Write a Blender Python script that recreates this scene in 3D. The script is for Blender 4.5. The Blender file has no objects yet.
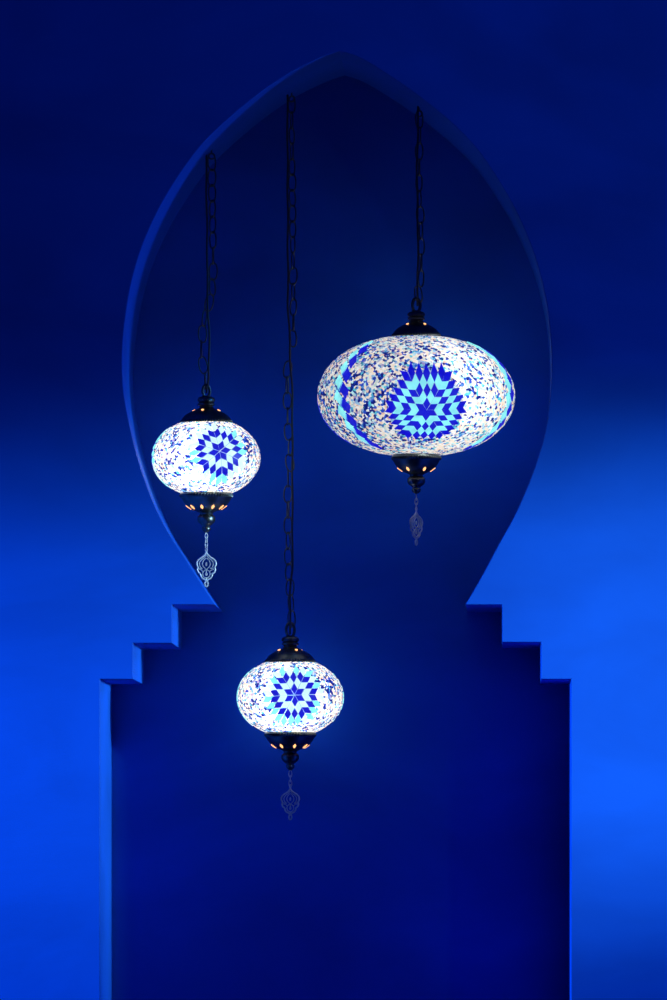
import bpy, bmesh, math, random
from mathutils import Vector, Matrix

random.seed(7)
S = bpy.context.scene
COL = S.collection

# ---------------------------------------------------------------- camera
DEPTH = 0.32          # depth of the niche behind the face of the wall
DIST = 10.35          # camera to wall face
PPM = 720.0           # picture points per metre on the wall face
VX, VY = 500.0, 870.0 # the point of the picture the lens axis goes through
EYE = 1.5
cam = bpy.data.cameras.new('camera')
cam.sensor_fit = 'VERTICAL'
cam.sensor_height = 24.0
cam.sensor_width = 24.0
cam.lens = PPM * DIST / 1000.0 * 24.0
cam.shift_x = (333.5 - VX) / 1000.0
cam.shift_y = (VY - 500.0) / 1000.0
cam.clip_end = 60
cam_o = bpy.data.objects.new('camera', cam)
COL.objects.link(cam_o)
cam_o.location = (0, -DIST, EYE)
cam_o.rotation_euler = (math.pi / 2, 0, 0)
S.camera = cam_o

# ---------------------------------------------------------------- view
S.view_settings.view_transform = 'Standard'
S.view_settings.look = 'None'
S.view_settings.exposure = 0.0
S.view_settings.gamma = 1.0
S.view_settings.use_curve_mapping = False

# ---------------------------------------------------------------- dim blue room light
W = bpy.data.worlds.new('world')
S.world = W
W.use_nodes = True
bg = W.node_tree.nodes['Background']
bg.inputs['Color'].default_value = (0.0, 0.02, 1.0, 1)
bg.inputs['Strength'].default_value = 0.07


def spot(name, loc, aim, watts, color, angle, blend, size):
    l = bpy.data.lights.new(name, 'SPOT')
    l.energy = watts
    l.color = color
    l.spot_size = math.radians(angle)
    l.spot_blend = blend
    l.shadow_soft_size = size
    o = bpy.data.objects.new(name, l)
    COL.objects.link(o)
    o.location = loc
    o.rotation_euler = (Vector(aim) - Vector(loc)).to_track_quat('-Z', 'Y').to_euler()
    return o


# two stage lights raking along the wall, one from each side
spot('wall_spot', (2.35, -1.05, 1.95), (0.15, 0.0, 1.75), 560, (0.50, 0.84, 1.0), 20.5, 1.0, 0.09)
spot('wall_spot', (-3.0, -0.66, 1.98), (-0.66, 0.0, 1.44), 920, (0.0, 0.34, 1.0), 34, 1.0, 0.10)


spot('wall_spot', (2.7, -0.9, 3.0), (0.0, 0.0, 2.35), 170, (0.0, 0.30, 1.0), 75, 1.0, 0.15)  # extra wide dim spot, added only to lift the upper wall
# a small weak white light in front that glints on the metal
spot('front_light', (1.7, -3.0, 2.5), (-0.2, 0.1, 1.9), 5, (1.0, 0.97, 0.92), 40, 1.0, 0.022)


# ---------------------------------------------------------------- helpers
def fx(px): return (px - VX) / PPM
def fz(py): return EYE + (VY - py) / PPM


LY = 0.16                               # depth the lamps hang at inside the niche
LS = (1.0 + LY / DIST) / PPM            # metres per picture point there
def lx(px): return (px - VX) * LS
def lz(py): return EYE + (VY - py) * LS


def link(name, me, mat=None, parent=None, loc=(0, 0, 0)):
    o = bpy.data.objects.new(name, me)
    COL.objects.link(o)
    if mat is not None:
        mats = mat if isinstance(mat, (list, tuple)) else [mat]
        if len(me.materials) == 0:
            for m in mats:
                me.materials.append(m)
    if parent is not None:
        o.parent = parent
    o.location = loc
    return o


def mesh_of(bm, name, smooth=True, sharp=40):
    me = bpy.data.meshes.new(name)
    bmesh.ops.recalc_face_normals(bm, faces=bm.faces[:])
    bm.to_mesh(me)
    bm.free()
    if smooth:
        for p in me.polygons:
            p.use_smooth = True
        me.set_sharp_from_angle(angle=math.radians(sharp))
    return me


def tube(bm, pts, r, n=8, closed=False, flat=None):
    """round (or flattened) tube along pts"""
    pts = [Vector(p) for p in pts]
    N = len(pts)
    rings = []
    for i, p in enumerate(pts):
        if closed:
            t = pts[(i + 1) % N] - pts[(i - 1) % N]
        else:
            t = pts[min(i + 1, N - 1)] - pts[max(i - 1, 0)]
        if t.length < 1e-9:
            t = Vector((0, 0, 1))
        t.normalize()
        ref = Vector((0, 1, 0))
        if abs(t.dot(ref)) > 0.95:
            ref = Vector((1, 0, 0))
        u = t.cross(ref).normalized()
        v = t.cross(u).normalized()
        ring = []
        for k in range(n):
            a = 2 * math.pi * k / n
            ring.append(bm.verts.new(p + u * (math.cos(a) * r) + v * (math.sin(a) * (flat or r))))
        rings.append(ring)
    for i in range(N if closed else N - 1):
        A, B = rings[i], rings[(i + 1) % N]
        for k in range(n):
            bm.faces.new((A[k], A[(k + 1) % n], B[(k + 1) % n], B[k]))
    if not closed:
        bm.faces.new(rings[0])
        bm.faces.new(list(reversed(rings[-1])))


def lathe(bm, prof, seg=96, mod=None):
    """prof: (radius, z, knurl) rows; rows with radius 0 close to a point"""
    rows = []
    for j, row in enumerate(prof):
        r, z = row[0], row[1]
        kn = row[2] if len(row) > 2 else 0
        if r < 1e-6:
            rows.append([bm.verts.new((0, 0, z))])
            continue
        rr = []
        for i in range(seg):
            a = 2 * math.pi * i / seg
            k = 1.0
            if kn:
                k += kn * math.sin(a * seg / 4.0 + (0.9 * j))
            rr.append(bm.verts.new((r * k * math.cos(a), r * k * math.sin(a), z)))
        rows.append(rr)
    for A, B in zip(rows, rows[1:]):
        if len(A) == 1 and len(B) == 1:
            continue
        for i in range(seg):
            j = (i + 1) % seg
            if len(A) == 1:
                bm.faces.new((A[0], B[i], B[j]))
            elif len(B) == 1:
                bm.faces.new((A[i], A[j], B[0]))
            else:
                bm.faces.new((A[i], A[j], B[j], B[i]))


def catmull(P, per=6):
    out = []
    n = len(P)
    for i in range(n - 1):
        p0 = P[max(i - 1, 0)]; p1 = P[i]; p2 = P[i + 1]; p3 = P[min(i + 2, n - 1)]
        for k in range(per):
            t = k / per
            out.append(tuple(0.5 * ((2 * p1[c]) + (-p0[c] + p2[c]) * t
                       + (2 * p0[c] - 5 * p1[c] + 4 * p2[c] - p3[c]) * t * t
                       + (-p0[c] + 3 * p1[c] - 3 * p2[c] + p3[c]) * t ** 3) for c in range(len(p1))))
    out.append(tuple(P[-1]))
    return out


# ---------------------------------------------------------------- materials
def new_mat(name):
    m = bpy.data.materials.new(name)
    m.use_nodes = True
    return m, m.node_tree, m.node_tree.nodes['Principled BSDF']


def plaster():
    m, t, b = new_mat('blue_plaster')
    N, L = t.nodes, t.links
    tc = N.new('ShaderNodeTexCoord')
    mp = N.new('ShaderNodeMapping'); mp.inputs['Scale'].default_value = (1.0, 1.0, 2.1)
    L.new(tc.outputs['Object'], mp.inputs['Vector'])
    n1 = N.new('ShaderNodeTexNoise'); n1.inputs['Scale'].default_value = 2.6
    n1.inputs['Detail'].default_value = 5; n1.inputs['Distortion'].default_value = 0.5
    L.new(mp.outputs['Vector'], n1.inputs['Vector'])
    r = N.new('ShaderNodeValToRGB')
    r.color_ramp.elements[0].position = 0.3; r.color_ramp.elements[0].color = (0.004, 0.076, 0.46, 1)
    r.color_ramp.elements[1].position = 0.7; r.color_ramp.elements[1].color = (0.006, 0.110, 0.65, 1)
    L.new(n1.outputs['Fac'], r.inputs['Fac'])
    L.new(r.outputs['Color'], b.inputs['Base Color'])
    b.inputs['Roughness'].default_value = 0.62
    b.inputs['Specular IOR Level'].default_value = 0.12
    n2 = N.new('ShaderNodeTexNoise'); n2.inputs['Scale'].default_value = 7; n2.inputs['Detail'].default_value = 4
    L.new(mp.outputs['Vector'], n2.inputs['Vector'])
    bp = N.new('ShaderNodeBump'); bp.inputs['Strength'].default_value = 0.12; bp.inputs['Distance'].default_value = 0.01
    L.new(n2.outputs['Fac'], bp.inputs['Height'])
    L.new(bp.outputs['Normal'], b.inputs['Normal'])
    return m


def metal(name, col, rough, met=1.0):
    m, t, b = new_mat(name)
    N, L = t.nodes, t.links
    tc = N.new('ShaderNodeTexCoord')
    n1 = N.new('ShaderNodeTexNoise'); n1.inputs['Scale'].default_value = 90
    L.new(tc.outputs['Object'], n1.inputs['Vector'])
    r = N.new('ShaderNodeValToRGB')
    r.color_ramp.elements[0].position = 0.35; r.color_ramp.elements[0].color = tuple(c * 0.7 for c in col) + (1,)
    r.color_ramp.elements[1].position = 0.7; r.color_ramp.elements[1].color = tuple(col) + (1,)
    L.new(n1.outputs['Fac'], r.inputs['Fac'])
    L.new(r.outputs['Color'], b.inputs['Base Color'])
    b.inputs['Metallic'].default_value = met
    b.inputs['Roughness'].default_value = rough
    return m


def glow_glass(name, color_socket_fn, emit, through=None):
    """lamp glass lit from inside: it shines by itself and lets the bulb through"""
    m = bpy.data.materials.new(name)
    m.use_nodes = True
    t = m.node_tree
    N, L = t.nodes, t.links
    N.clear()
    out = N.new('ShaderNodeOutputMaterial')
    csock = color_socket_fn(N, L)
    em = N.new('ShaderNodeEmission'); em.inputs['Strength'].default_value = emit
    tr = N.new('ShaderNodeBsdfTranslucent')
    gl = N.new('ShaderNodeBsdfGlossy'); gl.inputs['Roughness'].default_value = 0.4
    gl.inputs['Color'].default_value = (0.3, 0.3, 0.3, 1)
    mx = N.new('ShaderNodeMixShader'); mx.inputs['Fac'].default_value = 0.06
    ad = N.new('ShaderNodeAddShader')
    if csock is not None:
        L.new(csock, em.inputs['Color'])
        sc = N.new('ShaderNodeVectorMath'); sc.operation = 'SCALE'; sc.inputs['Scale'].default_value = 0.45
        L.new(csock, sc.inputs[0])
        if through is not None:
            sc.inputs[0].default_value = through
            t.links.remove(sc.inputs[0].links[0])
        L.new(sc.outputs[0], tr.inputs['Color'])
    L.new(tr.outputs[0], mx.inputs[1]); L.new(gl.outputs[0], mx.inputs[2])
    L.new(em.outputs[0], ad.inputs[0]); L.new(mx.outputs[0], ad.inputs[1])
    L.new(ad.outputs[0], out.inputs['Surface'])
    return m


def bead_colors(cell, drift=0.0):
    def f(N, L):
        tc = N.new('ShaderNodeTexCoord')
        vo = N.new('ShaderNodeTexVoronoi'); vo.inputs['Scale'].default_value = 1.0 / cell
        vo.inputs['Randomness'].default_value = 0.85
        L.new(tc.outputs['Object'], vo.inputs['Vector'])
        sp = N.new('ShaderNodeSeparateColor')
        L.new(vo.outputs['Color'], sp.inputs['Color'])
        no = N.new('ShaderNodeTexNoise'); no.inputs['Scale'].default_value = 26; no.inputs['Detail'].default_value = 3
        L.new(tc.outputs['Object'], no.inputs['Vector'])

        def ramp(stops):
            r = N.new('ShaderNodeValToRGB')
            r.color_ramp.interpolation = 'CONSTANT'
            e = r.color_ramp.elements
            e[0].position = 0; e[0].color = stops[0][1] + (1,)
            e[1].position = stops[1][0]; e[1].color = stops[1][1] + (1,)
            for p, c in stops[2:]:
                x = e.new(p); x.color = c + (1,)
            L.new(sp.outputs['Red'], r.inputs['Fac'])
            return r
        navy = (0.004, 0.012, 0.22); blue = (0.02, 0.08, 0.60); steel = (0.10, 0.30, 0.70)
        aqua = (0.12, 0.62, 0.72); pale = (0.55, 0.90, 0.95); cream = (1.0, 0.83, 0.66); white = (0.97, 0.95, 0.93)
        pink = (0.95, 0.60, 0.45)
        a = ramp([(0, navy), (0.10, blue), (0.17, steel), (0.21, aqua), (0.28, pink), (0.33, pale), (0.42, cream), (0.78, white)])
        b = ramp([(0, navy), (0.25, blue), (0.40, steel), (0.48, aqua), (0.56, pink), (0.61, pale), (0.66, cream), (0.92, white)])
        rf = N.new('ShaderNodeValToRGB')
        rf.color_ramp.elements[0].position = 0.42; rf.color_ramp.elements[1].position = 0.62
        sx = N.new('ShaderNodeSeparateXYZ'); L.new(tc.outputs['Object'], sx.inputs[0])
        ma = N.new('ShaderNodeMath'); ma.operation = 'MULTIPLY_ADD'
        L.new(sx.outputs['X'], ma.inputs[0]); ma.inputs[1].default_value = drift
        L.new(no.outputs['Fac'], ma.inputs[2]); L.new(ma.outputs[0], rf.inputs['Fac'])
        mx = N.new('ShaderNodeMix'); mx.data_type = 'RGBA'
        L.new(rf.outputs['Color'], mx.inputs['Factor'])
        L.new(a.outputs['Color'], mx.inputs[6]); L.new(b.outputs['Color'], mx.inputs[7])
        return mx.outputs[2]
    return f


def flat_color(c, vary=0.0):
    def f(N, L):
        if vary <= 0:
            r = N.new('ShaderNodeRGB'); r.outputs[0].default_value = c + (1,)
            return r.outputs[0]
        at = N.new('ShaderNodeTexNoise'); at.inputs['Scale'].default_value = 60
        tc = N.new('ShaderNodeTexCoord')
        L.new(tc.outputs['Object'], at.inputs['Vector'])
        r = N.new('ShaderNodeValToRGB')
        r.color_ramp.elements[0].position = 0.35
        r.color_ramp.elements[0].color = tuple(x * (1 - vary) for x in c) + (1,)
        r.color_ramp.elements[1].position = 0.65
        r.color_ramp.elements[1].color = tuple(min(1, x * (1 + vary)) for x in c) + (1,)
        L.new(at.outputs['Fac'], r.inputs['Fac'])
        return r.outputs['Color']
    return f


M_wall = plaster()
M_brass = metal('aged_dark_bronze', (0.16, 0.175, 0.165), 0.36)
M_chain = metal('blackened_steel', (0.17, 0.18, 0.18), 0.38)
M_charm = metal('dull_silver', (0.75, 0.78, 0.76), 0.45, 0.3)
M_cord, _t, _b = new_mat('black_cord')
_b.inputs['Base Color'].default_value = (0.035, 0.037, 0.04, 1); _b.inputs['Roughness'].default_value = 0.35
M_slot = glow_glass('amber_slot_glow', flat_color((1.0, 0.50, 0.20)), 1.6)
M_bead_big = glow_glass('glass_beads_large_lamp', bead_colors(0.0036, -1.3), 0.57)
M_bead = glow_glass('glass_beads_small_lamp', bead_colors(0.0032), 0.76)
M_bluetile = glow_glass('cobalt_glass', flat_color((0.006, 0.005, 0.50), 0.12), 0.95, (0.08, 0.09, 0.62))
M_aquatile = glow_glass('aqua_glass', flat_color((0.30, 0.88, 0.93), 0.12), 0.75)
M_paletile = glow_glass('pale_glass', flat_color((0.68, 0.93, 0.98), 0.08), 0.8)
M_grout = glow_glass('pale_grout', flat_color((0.42, 0.62, 0.85)), 0.5)

# ---------------------------------------------------------------- the wall with its keyhole opening
right = [(340, 51), (360, 58), (390, 76), (424, 100), (455, 126), (480, 153), (505, 191), (521, 222), (535, 257),
         (546, 300), (551, 345), (551, 385), (546, 428), (538, 458), (527, 488), (514, 517), (497.5, 547),
         (481, 578), (465.5, 604.5)]
left = [(340, 51), (320, 58), (288, 74), (252, 99), (210, 136), (184, 168), (160, 207), (142, 247), (131, 285),
        (124.5, 325), (122.3, 360), (123.5, 390), (127.5, 415), (134.5, 447), (144.5, 480), (156, 509), (169, 534), (186, 560), (202, 585),
        (215, 604.5)]
R = catmull(right, 6)
Lf = catmull(left, 6)
steps_r = [(502, 604.5), (502, 642), (541, 642), (541, 679), (571, 679)]
steps_l = [(172, 604.5), (172, 643), (133, 643), (133, 679), (100, 679)]
XW, ZW = 3.4, 3.6
bm = bmesh.new()
VC = {}


def wv(x, y, z):
    k = (round(x, 5), y, round(z, 5))
    if k not in VC:
        VC[k] = bm.verts.new((x, y, z))
    return VC[k]


def clean(seq):
    out = []
    for p in seq:
        if not out or abs(out[-1][0] - p[0]) + abs(out[-1][1] - p[1]) > 1e-4:
            out.append(p)
    return out


def half(points, xo):
    """face, back and reveal of one side of the opening; points run from the apex down to the floor"""
    rows = []
    for p in points:
        if rows and abs(rows[-1][-1][1] - p[1]) < 1e-4:
            rows[-1].append(p)
        else:
            rows.append([p])
    for y in (0.0, DEPTH):
        for A, B in zip(rows, rows[1:]):
            vs = [wv(xo, y, A[-1][1]), wv(A[-1][0], y, A[-1][1])] + [wv(q[0], y, q[1]) for q in B] + [wv(xo, y, B[-1][1])]
            bm.faces.new(vs)
    for p, q in zip(points, points[1:]):
        bm.faces.new((wv(p[0], 0.0, p[1]), wv(q[0], 0.0, q[1]), wv(q[0], DEPTH, q[1]), wv(p[0], DEPTH, p[1])))


PL = clean([(fx(x), fz(y)) for x, y in Lf + steps_l] + [(fx(100), 0.0)])
PR = clean([(fx(x), fz(y)) for x, y in R + steps_r] + [(fx(571), 0.0)])
half(PL, -XW)
half(PR, XW)
za = PL[0][1]
for y in (0.0, DEPTH):
    bm.faces.new((wv(-XW, y, za), wv(PL[0][0], y, za), wv(XW, y, za), wv(XW, y, ZW), wv(-XW, y, ZW)))
bm.faces.new((wv(-XW, 0.0, ZW), wv(XW, 0.0, ZW), wv(XW, DEPTH, ZW), wv(-XW, DEPTH, ZW)))
me = mesh_of(bm, 'wall_front', True, 30)
wall = link('wall_front', me, M_wall)
wall['kind'] = 'structure'
bev = wall.modifiers.new('bevel', 'BEVEL')
bev.width = 0.0011; bev.segments = 2; bev.limit_method = 'ANGLE'; bev.angle_limit = math.radians(60)
bev.harden_normals = True

bm = bmesh.new()
bmesh.ops.create_cube(bm, size=1, matrix=Matrix.Translation((0, DEPTH + 0.05, ZW / 2)) @ Matrix.Diagonal((2 * XW, 0.1, ZW, 1)))
o = link('wall_back', mesh_of(bm, 'wall_back', False), M_wall); o['kind'] = 'structure'

M_floor, _t, _b = new_mat('dark_screed')
_n = _t.nodes.new('ShaderNodeTexNoise'); _n.inputs['Scale'].default_value = 5
_r = _t.nodes.new('ShaderNodeValToRGB')
_r.color_ramp.elements[0].color = (0.02, 0.03, 0.09, 1); _r.color_ramp.elements[1].color = (0.04, 0.06, 0.15, 1)
_t.links.new(_n.outputs['Fac'], _r.inputs['Fac']); _t.links.new(_r.outputs['Color'], _b.inputs['Base Color'])
_b.inputs['Roughness'].default_value = 0.7
bm = bmesh.new()
bmesh.ops.create_cube(bm, size=1, matrix=Matrix.Translation((0, -5.4, -0.05)) @ Matrix.Diagonal((2 * XW, 11.8, 0.1, 1)))
o = link('floor', mesh_of(bm, 'floor', False), M_floor); o['kind'] = 'structure'


def soffit(x):
    """height of the arch's underside over world x"""
    best = None
    pts = [(fx(a), fz(b)) for a, b in (Lf[::-1] + R[1:])]
    for (x0, z0), (x1, z1) in zip(pts, pts[1:]):
        if (x0 - x) * (x1 - x) <= 0 and abs(x1 - x0) > 1e-9:
            z = z0 + (z1 - z0) * (x - x0) / (x1 - x0)
            if best is None or z > best:
                best = z
    return best


# ---------------------------------------------------------------- lamp pieces
TOP = [(24.6, -1.5), (25.6, 0), (25.8, 0.8), (25.9, 1.4, 0.03), (25.9, 2.4, 0.03), (25.6, 3.4, 0.03), (25.0, 4.2),
       (24.6, 4.8), (23.4, 6.6), (20.6, 9.4), (16.8, 11.9), (12.4, 14.0), (9.2, 15.3), (7.2, 16.6), (6.6, 18.0),
       (7.0, 18.8), (8.4, 19.4), (8.6, 20.8), (7.4, 21.8), (7.2, 22.6), (8.6, 23.2), (8.8, 25.2), (7.9, 26.8), (5.6, 28.0),
       (3.0, 28.8), (0, 29.2)]
BOT = [(24.6, 1.5), (25.8, 0), (26.2, -0.8), (26.4, -1.4, 0.03), (26.4, -2.6, 0.03), (26.0, -3.8, 0.03), (25.4, -4.6),
       (24.8, -5.6), (23.2, -8.6), (20.4, -12.4), (16.6, -15.6), (12.0, -17.8), (8.6, -19.0), (6.8, -20.2), (6.4, -21.8),
       (7.0, -22.6), (8.4, -23.4), (9.0, -25.4), (8.9, -28.0), (7.6, -30.6), (5.4, -32.4), (4.0, -33.4), (3.7, -34.4),
       (4.5, -35.4), (4.4, -37.4), (3.2, -39.2), (1.4, -40.4), (0, -40.8)]


def cap_mesh(prof, cr, name, squash=1.0):
    k = cr / 25.8
    rows = []
    for row in prof:
        kr = k if row[0] > 12 else (1 + (k - 1) * max(0, (row[0] - 9)) / 3)
        rows.append((row[0] * kr * LS, row[1] * squash * LS) + tuple(row[2:]))
    bm = bmesh.new()
    lathe(bm, rows, 224)
    return mesh_of(bm, name, True, 50)


FULL = [1.0]      # below 1 the globe's flank is fuller than an ellipse


def fuller(v, a):
    q = math.hypot(v.x, v.y) / a
    f = max(q, 1e-6) ** (FULL[0] - 1.0)
    return Vector((v.x * f, v.y * f, v.z))


def shade_mesh(a, b, rc, name, rough):
    """squashed glass globe, open at both ends where the caps sit"""
    bm = bmesh.new()
    nu, nv = 220, 96
    t0 = math.asin(min(0.98, (rc * 0.96) / a))
    rnd = random.Random(3)
    rows = []
    for j in range(nv + 1):
        th = t0 + (math.pi - 2 * t0) * j / nv
        row = []
        for i in range(nu):
            ph = 2 * math.pi * i / nu
            k = 1 + rnd.uniform(-rough, rough)
            row.append(bm.verts.new(fuller(Vector((a * math.sin(th) * math.cos(ph), a * math.sin(th) * math.sin(ph),
                                                   b * math.cos(th))), a) * k))
        rows.append(row)
    for A, B in zip(rows, rows[1:]):
        for i in range(nu):
            j = (i + 1) % nu
            bm.faces.new((A[i], B[i], B[j], A[j]))
    return mesh_of(bm, name, True, 70)


def project(a, b, cx, cz, u, v, lift):
    """point (u, v) of the plane touching the globe at (cx, cz) on its front, laid onto the globe"""
    cy = -a * math.sqrt(max(0.0, 1 - (cx / a) ** 2 - (cz / b) ** 2))
    C = Vector((cx, cy, cz))
    Nn = Vector((cx / a ** 2, cy / a ** 2, cz / b ** 2)).normalized()
    U = Vector((0, 0, 1)).cross(Nn).normalized() * 1.0
    V = Nn.cross(U).normalized()
    P = C + U * u + V * v
    D = -Nn
    sc = Vector((1 / a, 1 / a, 1 / b))
    p = Vector([P[i] * sc[i] for i in range(3)]); d = Vector([D[i] * sc[i] for i in range(3)])
    A = d.dot(d); B = 2 * p.dot(d); Cc = p.dot(p) - 1
    disc = B * B - 4 * A * Cc
    t = (-B - math.sqrt(max(disc, 0))) / (2 * A)
    Q = P + D * t
    nq = Vector((Q.x / a ** 2, Q.y / a ** 2, Q.z / b ** 2)).normalized()
    return fuller(Q, a) + nq * lift


def add_tile(bm, corners, a, b, cx, cz, lift, thick, mi, sub=2):
    """one raised glass lozenge following the globe"""
    g = []
    for i in range(sub + 1):
        row = []
        for j in range(sub + 1):
            s, t = i / sub, j / sub
            u = (1 - s) * (1 - t) * corners[0][0] + s * (1 - t) * corners[1][0] + s * t * corners[2][0] + (1 - s) * t * corners[3][0]
            v = (1 - s) * (1 - t) * corners[0][1] + s * (1 - t) * corners[1][1] + s * t * corners[2][1] + (1 - s) * t * corners[3][1]
            row.append((u, v))
        g.append(row)
    top = [[bm.verts.new(project(a, b, cx, cz, u, v, lift + thick)) for u, v in r] for r in g]
    bot = [[bm.verts.new(project(a, b, cx, cz, u, v, lift)) for u, v in r] for r in g]
    for i in range(sub):
        for j in range(sub):
            f = bm.faces.new((top[i][j], top[i + 1][j], top[i + 1][j + 1], top[i][j + 1])); f.material_index = mi
            f = bm.faces.new((bot[i][j], bot[i][j + 1], bot[i + 1][j + 1], bot[i + 1][j])); f.material_index = mi
    per_t = [top[i][0] for i in range(sub)] + [top[sub][j] for j in range(sub)] + [top[i][sub] for i in range(sub, 0, -1)] + [top[0][j] for j in range(sub, 0, -1)]
    per_b = [bot[i][0] for i in range(sub)] + [bot[sub][j] for j in range(sub)] + [bot[i][sub] for i in range(sub, 0, -1)] + [bot[0][j] for j in range(sub, 0, -1)]
    m = len(per_t)
    for i in range(m):
        j = (i + 1) % m
        f = bm.faces.new((per_t[i], per_b[i], per_b[j], per_t[j])); f.material_index = mi


def star_mesh(a, b, cx, cz, unit, rings, pattern, rot, seed, k=0.955):
    """six-rayed star of lozenges: rings alternate blue and pale glass"""
    rnd = random.Random(seed)
    bm = bmesh.new()
    for s in range(6):
        a1 = math.radians(60 * s + 0 + rot); a2 = math.radians(60 * s + 60 + rot)
        e1 = (math.cos(a1) * unit, math.sin(a1) * unit); e2 = (math.cos(a2) * unit, math.sin(a2) * unit)
        for n_ in range(rings):
            for i in range(n_ + 1):
                j = n_ - i
                c = [(i, j), (i + 1, j), (i + 1, j + 1), (i, j + 1)]
                m0, m1 = i + .5, j + .5
                jx, jy = rnd.uniform(-.03, .03), rnd.uniform(-.03, .03)
                cor = []
                for p, q in c:
                    p = m0 + (p - m0) * k + jx + rnd.uniform(-.03, .03)
                    q = m1 + (q - m1) * k + jy + rnd.uniform(-.03, .03)
                    cor.append((p * e1[0] + q * e2[0], p * e1[1] + q * e2[1]))
                add_tile(bm, cor, a, b, cx, cz, 0.0006, 0.0010, pattern[n_] if pattern[n_] != 3 else (1 if rnd.random() < 0.45 else 2))
    return mesh_of(bm, 'star_medallion', False)


def bed_mesh(a, b, cx, cz, rad, inner):
    """smooth pale bed the lozenges are set in"""
    bm = bmesh.new()
    c = bm.verts.new(project(a, b, cx, cz, 0, 0, 0.0009))
    prev = None
    nr, ns = 7, 36
    for r in range(1, nr + 1):
        ring = []
        for i in range(ns):
            an = 2 * math.pi * i / ns
            rr = rad * r / nr
            ring.append(bm.verts.new(project(a, b, cx, cz, rr * math.cos(an), rr * math.sin(an), 0.0009 if r < nr else -0.001)))
        for i in range(ns):
            j = (i + 1) % ns
            if prev is None:
                bm.faces.new((c, ring[i], ring[j]))
            else:
                bm.faces.new((prev[i], ring[i], ring[j], prev[j]))
        prev = ring
    return mesh_of(bm, 'medallion_bed', True, 80)


def band_mesh(a, b, az, n_):
    """column of blue and aqua lozenges set point to point down the side of the globe"""
    bm = bmesh.new()
    lo, hi = math.radians(31), math.radians(146)
    st = (hi - lo) / n_
    for side, off, ca, w in ((1, 0.0, az - 0.052, 0.062), (0, 0.5, az + 0.030, 0.066)):
        for i in range(n_):
            tm = lo + st * (i + 0.5 + off)
            h = st * 0.53
            sh = 0.022
            q = [(tm - h, ca - sh), (tm + h * .1, ca + w), (tm + h, ca + sh), (tm - h * .1, ca - w)]
            top, bot = [], []
            for t_, p_ in q:
                d = Vector((a * math.sin(t_) * math.sin(p_), -a * math.sin(t_) * math.cos(p_), b * math.cos(t_)))
                nn = Vector((d.x / a ** 2, d.y / a ** 2, d.z / b ** 2)).normalized()
                d = fuller(d, a)
                top.append(bm.verts.new(d + nn * .0022)); bot.append(bm.verts.new(d - nn * .0006))
            fs = [bm.faces.new(top), bm.faces.new(bot[::-1])]
            for x in range(4):
                y = (x + 1) % 4
                fs.append(bm.faces.new((top[x], bot[x], bot[y], top[y])))
            for f in fs:
                f.material_index = side
    return mesh_of(bm, 'lozenge_band', False)


def slot_mesh(prof, cr, zi, count, phase, squash, sign):
    """solid lozenges around the cap; their glow stands for light through openings"""
    k = cr / 25.8
    r0, z0 = zi[0] * k, zi[1] * squash
    r1, z1 = zi[2] * k, zi[3] * squash
    out = []
    for i in range(count):
        an = 2 * math.pi * i / count + phase
        bm = bmesh.new()
        rm, zm = (r0 + r1) / 2, (z0 + z1) / 2
        nrm = Vector((abs(z1 - z0), 0, sign * abs(r0 - r1))).normalized()
        dirv = Vector((r1 - r0, 0, z1 - z0)).normalized()
        ln = math.hypot(r1 - r0, z1 - z0) / 2
        pts = [(-ln, 0), (-ln * .3, 1.35), (ln * .4, 1.2), (ln, 0), (ln * .4, -1.2), (-ln * .3, -1.35)]
        tv, bv_ = [], []
        rot = Matrix.Rotation(an, 3, 'Z')
        for p, w in pts:
            base = Vector((rm, 0, zm)) + dirv * p + Vector((0, w, 0))
            tv.append(bm.verts.new((rot @ (base + nrm * 0.55)) * LS))
            bv_.append(bm.verts.new((rot @ (base - nrm * 0.9)) * LS))
        bm.faces.new(tv); bm.faces.new(bv_[::-1])
        for x in range(6):
            y = (x + 1) % 6
            bm.faces.new((tv[x], bv_[x], bv_[y], tv[y]))
        out.append(mesh_of(bm, 'slot', False))
    return out


def oval_pts(rx, rz, n_=28, cz=0.0, sq=0.12):
    """stadium-like link, long axis along z"""
    pts = []
    for i in range(n_):
        t = 2 * math.pi * i / n_
        e = 1 - sq
        x = math.copysign(abs(math.cos(t)) ** e, math.cos(t)) * rx
        z = math.copysign(abs(math.sin(t)) ** e, math.sin(t)) * rz
        pts.append((x, 0, z + cz))
    return pts


bm = bmesh.new()
tube(bm, oval_pts(4.1 * LS, 8.6 * LS), 0.78 * LS, 8, True)
LINK = mesh_of(bm, 'chain_link', True, 80)
LINK.materials.append(M_chain)

bm = bmesh.new()
tube(bm, oval_pts(1.5 * LS, 3.0 * LS, 18), 0.42 * LS, 6, True)
SLINK = mesh_of(bm, 'small_link', True, 80)
SLINK.materials.append(M_charm)


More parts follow.
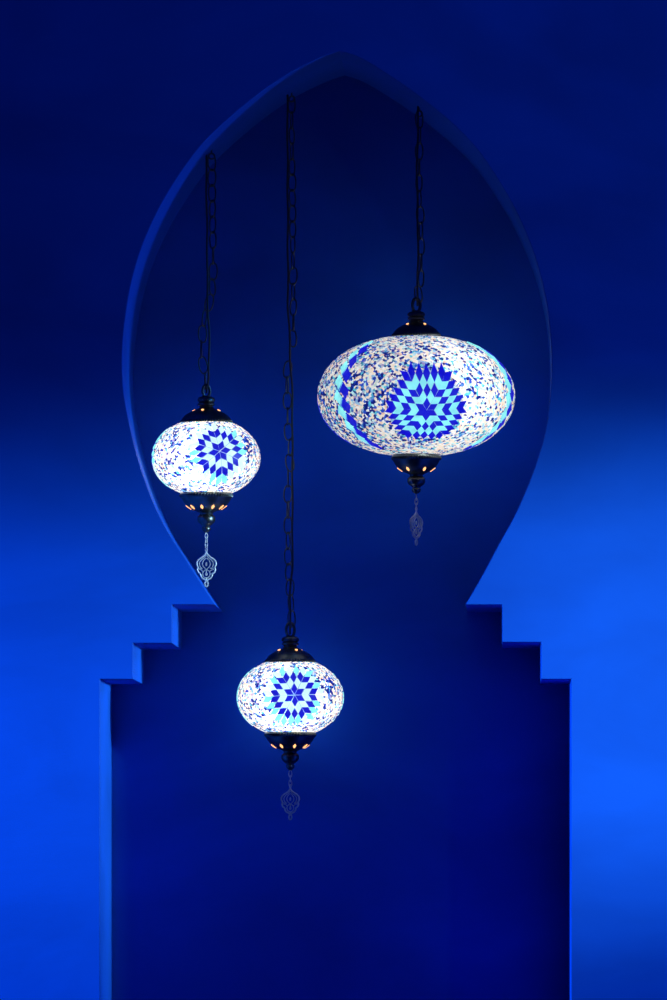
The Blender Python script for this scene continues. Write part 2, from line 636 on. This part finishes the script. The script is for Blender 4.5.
def charm_mesh():
    """pierced filigree drop, flat sheet metal; z = 0 at its upper eye, in picture points before scaling"""
    bm = bmesh.new()
    th = 0.8 * LS

    def stroke(pts, w=0.78, closed=False, mirror=False):
        P = catmull(pts + ([pts[0]] if closed else []), 5)
        if closed:
            P = P[:-1]
        for s in ((1, -1) if mirror else (1,)):
            Q = [(s * x * LS, 0, -y * LS) for x, y in P]
            tube(bm, Q, w * LS, 6, closed, flat=th)

    def ell(cx, cy, rx, ry, w=0.7, mirror=False):
        for s in ((1, -1) if mirror else (1,)):
            tube(bm, [((s * cx + rx * math.cos(2 * math.pi * i / 20)) * LS, 0, -(cy + ry * math.sin(2 * math.pi * i / 20)) * LS)
                      for i in range(20)], w * LS, 6, True, flat=th)
    ell(0, 0.9, 0.9, 1.6, 0.55)
    stroke([(0, 2.6), (0.7, 4.6), (3.4, 7.4), (7.0, 9.6), (9.3, 12.2), (9.6, 15.2), (8.4, 17.6)], 0.85, False, True)
    stroke([(8.4, 17.6), (8.9, 20.0), (8.0, 22.4), (6.0, 23.8)], 0.85, False, True)
    stroke([(6.0, 23.8), (5.6, 26.2), (4.0, 28.2), (1.9, 29.2), (0.6, 30.6)], 0.85, False, True)
    stroke([(0.2, 6.0), (2.2, 8.6), (5.0, 10.6), (6.9, 13.6), (6.2, 17.0), (4.2, 19.0), (8.0, 18.2)], 0.42, False, True)
    stroke([(0.3, 8.6), (2.9, 11.4), (3.9, 14.4), (2.8, 17.2), (0.3, 19.6)], 0.42, False, True)
    ell(0, 14.5, 0.5, 1.6, 0.4)
    ell(0, 24.0, 3.7, 3.9, 0.5)
    stroke([(3.6, 21.8), (5.0, 20.2), (7.8, 19.6)], 0.4, False, True)
    ell(0, 24.2, 0.7, 1.2, 0.55)
    stroke([(0, 19.6), (0, 22.6)], 0.6)
    stroke([(0, 28.0), (0, 31.2)], 0.8)
    ell(0, 33.6, 1.6, 2.6, 0.8)
    return mesh_of(bm, 'filigree_charm', True, 60)


CHARM = charm_mesh()
CHARM.materials.append(M_charm)


def interp(path_, y):
    for (y0, x0), (y1, x1) in zip(path_, path_[1:]):
        if y <= y1:
            t = (y - y0) / (y1 - y0)
            t = max(0, min(1, t)); t = t * t * (3 - 2 * t)
            return x0 + (x1 - x0) * t
    return path_[-1][1]


def build_lamp(label, gx, gy, a, b, cr, top_y, bot_y, cap_squash_t, cap_squash_b, star, mats, cord, chain, ring_y,
               charm_top, charm_rot, charm_len, bulb, emit_seed, band=None, tslot=-104, bslots=(8, -74), depth=LY):
    """gx, gy: where the globe's centre shows; a, b: half width and half height of the globe"""
    ox, oz = lx(gx), lz(gy)
    root = bpy.data.objects.new('pendant_lamp', None)
    COL.objects.link(root)
    sx = (1 + depth / DIST) / (1 + LY / DIST)
    rx, rz = ox * sx, EYE + (oz - EYE) * sx
    root.location = (rx, depth, rz)
    root.empty_display_size = 0.05
    root['label'] = label
    root['category'] = 'lamp'
    root['group'] = 'mosaic glass pendant lamps hanging in the keyhole niche'
    A, B = a * LS, b * LS
    FULL[0] = 0.88 if a > 80 else 1.0

    def L(px, py, dy=0.0):
        return Vector((lx(px) - ox, dy, lz(py) - oz))

    # globe
    globe = link('glass_globe', shade_mesh(A, B, cr * LS, 'glass_globe', 0.006 if a > 80 else 0.009), mats['bead'], root)
    globe['label'] = 'globe covered in white, cream, aqua and blue glass beads'
    cx, cz, unit, rings, pattern, rot, bedr = star
    tilesm = [M_bluetile, M_aquatile, M_paletile]
    for k in range(3):
        me_ = star_mesh(A, B, cx * LS, cz * LS, unit * LS, rings, pattern, rot, emit_seed + k, 0.955 if a > 80 else 0.90)
        for m in tilesm: me_.materials.append(m)
        o_ = link('star_medallion', me_, None, globe)
        o_.rotation_euler = (0, 0, 2 * math.pi * k / 3)
        bed = link('medallion_bed', bed_mesh(A, B, cx * LS, cz * LS, bedr * unit * LS, 0), M_grout, globe)
        bed.rotation_euler = (0, 0, 2 * math.pi * k / 3)
        if k == 0:
            o_['label'] = 'star of cobalt blue and pale aqua glass lozenges'
    if band is not None:
        for k in range(3):
            me_ = band_mesh(A, B, math.radians(band), 8)
            for m in tilesm: me_.materials.append(m)
            o_ = link('lozenge_band', me_, None, globe)
            o_.rotation_euler = (0, 0, 2 * math.pi * k / 3)
    # caps
    zt, zb = L(gx, top_y).z, L(gx, bot_y).z
    tc = link('top_cap', cap_mesh(TOP, cr, 'top_cap', cap_squash_t), M_brass, root, (0, 0, zt))
    bc = link('bottom_cap', cap_mesh(BOT, cr, 'bottom_cap', cap_squash_b), M_brass, root, (0, 0, zb))
    for s_ in slot_mesh(TOP, cr, (14.6, 13.2, 11.6, 14.5), 4, math.radians(tslot), cap_squash_t, 1):
        link('slot', s_, M_slot, tc)
    for s_ in slot_mesh(BOT, cr, (20.4, -12.6, 15.0, -16.6), bslots[0], math.radians(bslots[1]), cap_squash_b, -1):
        link('slot', s_, M_slot, bc)
    # ring on top of the cap that the chain hooks into
    ty = top_y - 29 * cap_squash_t
    bm_ = bmesh.new()
    rr = (ty - ring_y) / 2
    tube(bm_, [(rr * .62 * math.cos(2 * math.pi * i / 24) * LS, rr * .25 * math.cos(2 * math.pi * i / 24) * LS, (rr * 1.1 * math.sin(2 * math.pi * i / 24)) * LS)
               for i in range(24)], 1.5 * LS, 8, True)
    ringo = link('hanging_ring', mesh_of(bm_, 'hanging_ring', True, 80), M_brass, root, L(gx, (ty + ring_y) / 2 + 1))
    # where the chain meets the arch
    zc = soffit(rx + lx(chain[0][1]) - ox) - rz
    zcord = soffit(rx + lx(cord[0][1]) - ox) - rz
    # cord
    P = []
    y = cord[0][0]
    ye = cord[-1][0]
    P.append(Vector((lx(cord[0][1]) - ox, -0.004, zcord + 0.002)))
    yy = y + 3
    while yy < ye:
        wob = 0.35 * math.sin(yy * 0.11 + emit_seed)
        P.append(L(interp(cord, yy) + wob, yy, -0.004 if yy < ye - 12 else -0.004 * (ye - yy) / 12))
        yy += 5
    P.append(L(cord[-1][1], ye, 0))
    bm_ = bmesh.new()
    tube(bm_, P, 1.05 * LS, 8)
    link('electric_cord', mesh_of(bm_, 'electric_cord', True, 80), M_cord, root)
    # hook screwed into the arch
    bm_ = bmesh.new()
    hx = lx(chain[0][1]) - ox
    hk = [Vector((hx, 0.006, zc + 0.004)), Vector((hx, 0.006, zc - 0.004))]
    for i in range(9):
        an = math.pi / 2 - i * math.radians(33)
        hk.append(Vector((hx + 0.0042 * math.cos(an), 0.006, zc - 0.0085 + 0.0042 * math.sin(an))))
    tube(bm_, hk, 0.0011, 8)
    link('ceiling_hook', mesh_of(bm_, 'ceiling_hook', True, 80), M_chain, root)
    # chain links
    ytop = VY - ((zc + oz) - EYE) / LS + 4 + 8
    yb = ring_y - 4
    nl = max(1, round((yb - ytop) / 15.6))
    pitch = (yb - ytop) / nl
    rnd = random.Random(emit_seed * 11)
    ang0 = rnd.uniform(0, 0.8)
    for i in range(nl + 1):
        y = ytop + i * pitch
        x = interp(chain, y)
        ang = ang0 + i * math.radians(90) + rnd.uniform(-0.45, 0.45) + i * 0.06
        lk = bpy.data.objects.new('chain_link', LINK)
        COL.objects.link(lk)
        lk.parent = root
        lk.location = L(x, y, 0.006)
        dxdy = (interp(chain, y + 8) - interp(chain, y - 8)) / 16.0
        lk.rotation_euler = (0, math.atan(dxdy) + rnd.uniform(-.06, .06), ang)
    # drop below: little links then filigree charm
    tip = bot_y + 40.8 * cap_squash_b
    nsl = max(2, round((charm_top - tip) / 4.4))
    for i in range(nsl):
        y = tip + 1.0 + (charm_top - tip - 0.5) * (i + .5) / nsl
        lk = bpy.data.objects.new('small_link', SLINK)
        COL.objects.link(lk)
        lk.parent = root
        lk.location = L(gx, y, 0)
        lk.rotation_euler = (0, 0, charm_rot + i * math.pi / 2 + .5)
        lk.scale = (1, 1, (charm_top - tip) / nsl / 4.4)
    ch = bpy.data.objects.new('filigree_charm', CHARM)
    COL.objects.link(ch)
    ch.parent = root
    ch.location = L(gx, charm_top, 0)
    ch.rotation_euler = (0, 0, charm_rot)
    ch.scale = (1, 1, charm_len / 36.2)
    ch['label'] = 'pierced silver filigree drop'
    # the bulb inside
    bl = bpy.data.lights.new('bulb_light', 'POINT')
    bl.energy = bulb[3]
    bl.color = (0.88, 0.95, 1.0)
    bl.shadow_soft_size = bulb[4]
    bo = bpy.data.objects.new('bulb_light', bl)
    COL.objects.link(bo)
    bo.parent = root
    bo.location = (bulb[0] * LS, bulb[1] * LS, bulb[2] * LS)
    return root


# large lamp, upper right
build_lamp('largest lamp, wide oval mosaic glass globe hanging at the right of the niche',
           416.3, 396.0, 98.5, 60.2, 24.0, 337.3, 456, 0.92, 0.93,
           (11, -19.5, 7.35, 5, [0, 1, 0, 1, 0], 0, 5.15), {'bead': M_bead_big},
           [(108, 418.3), (170, 417), (240, 418), (306, 417.5)],
           [(108, 419.2), (180, 419), (240, 421), (280, 421), (298, 418)], 298,
           508, math.radians(52), 37, (38, -52, 4, 0.22, 0.02), 5, band=-47.5, tslot=-135, bslots=(6, -120))

# small lamp, left
build_lamp('small mosaic glass globe lamp hanging beside the left edge of the arch',
           206.3, 457.8, 53.8, 39.8, 25.8, 424, 493.3, 0.97, 0.97,
           (15.2, 3.5, 6.9, 4, [0, 2, 0, 3], -20, 3.3), {'bead': M_bead},
           [(150, 206.3), (290, 207.5), (340, 209.3), (376, 209), (393, 206.5)],
           [(150, 211.5), (280, 213), (304, 209), (324, 203), (352, 201), (374, 204), (386, 206)], 384.5,
           549, math.radians(8), 37.5, (-3, -37, -7, 0.24, 0.006), 2, tslot=-104, bslots=(10, -102), depth=0.155)

# small lamp, lowest
build_lamp('small mosaic glass globe lamp hanging lowest, on the longest chain in the middle',
           290.3, 697.3, 53.0, 39.9, 25.2, 663.3, 733, 0.97, 0.93,
           (5.6, 1.0, 6.9, 4, [0, 2, 0, 3], 2, 3.3), {'bead': M_bead},
           [(93, 287.5), (300, 288), (345, 290), (400, 292.5), (560, 292.5), (600, 290), (634, 290)],
           [(93, 291.5), (330, 293.3), (352, 290), (372, 287), (420, 287.5), (450, 290.5), (480, 287.8), (560, 288), (590, 290), (615, 291.5), (632, 291)], 622,
           786, math.radians(-20), 34.5, (-1, -37, -6, 0.24, 0.006), 3, tslot=-150, bslots=(8, -74), depth=0.235)
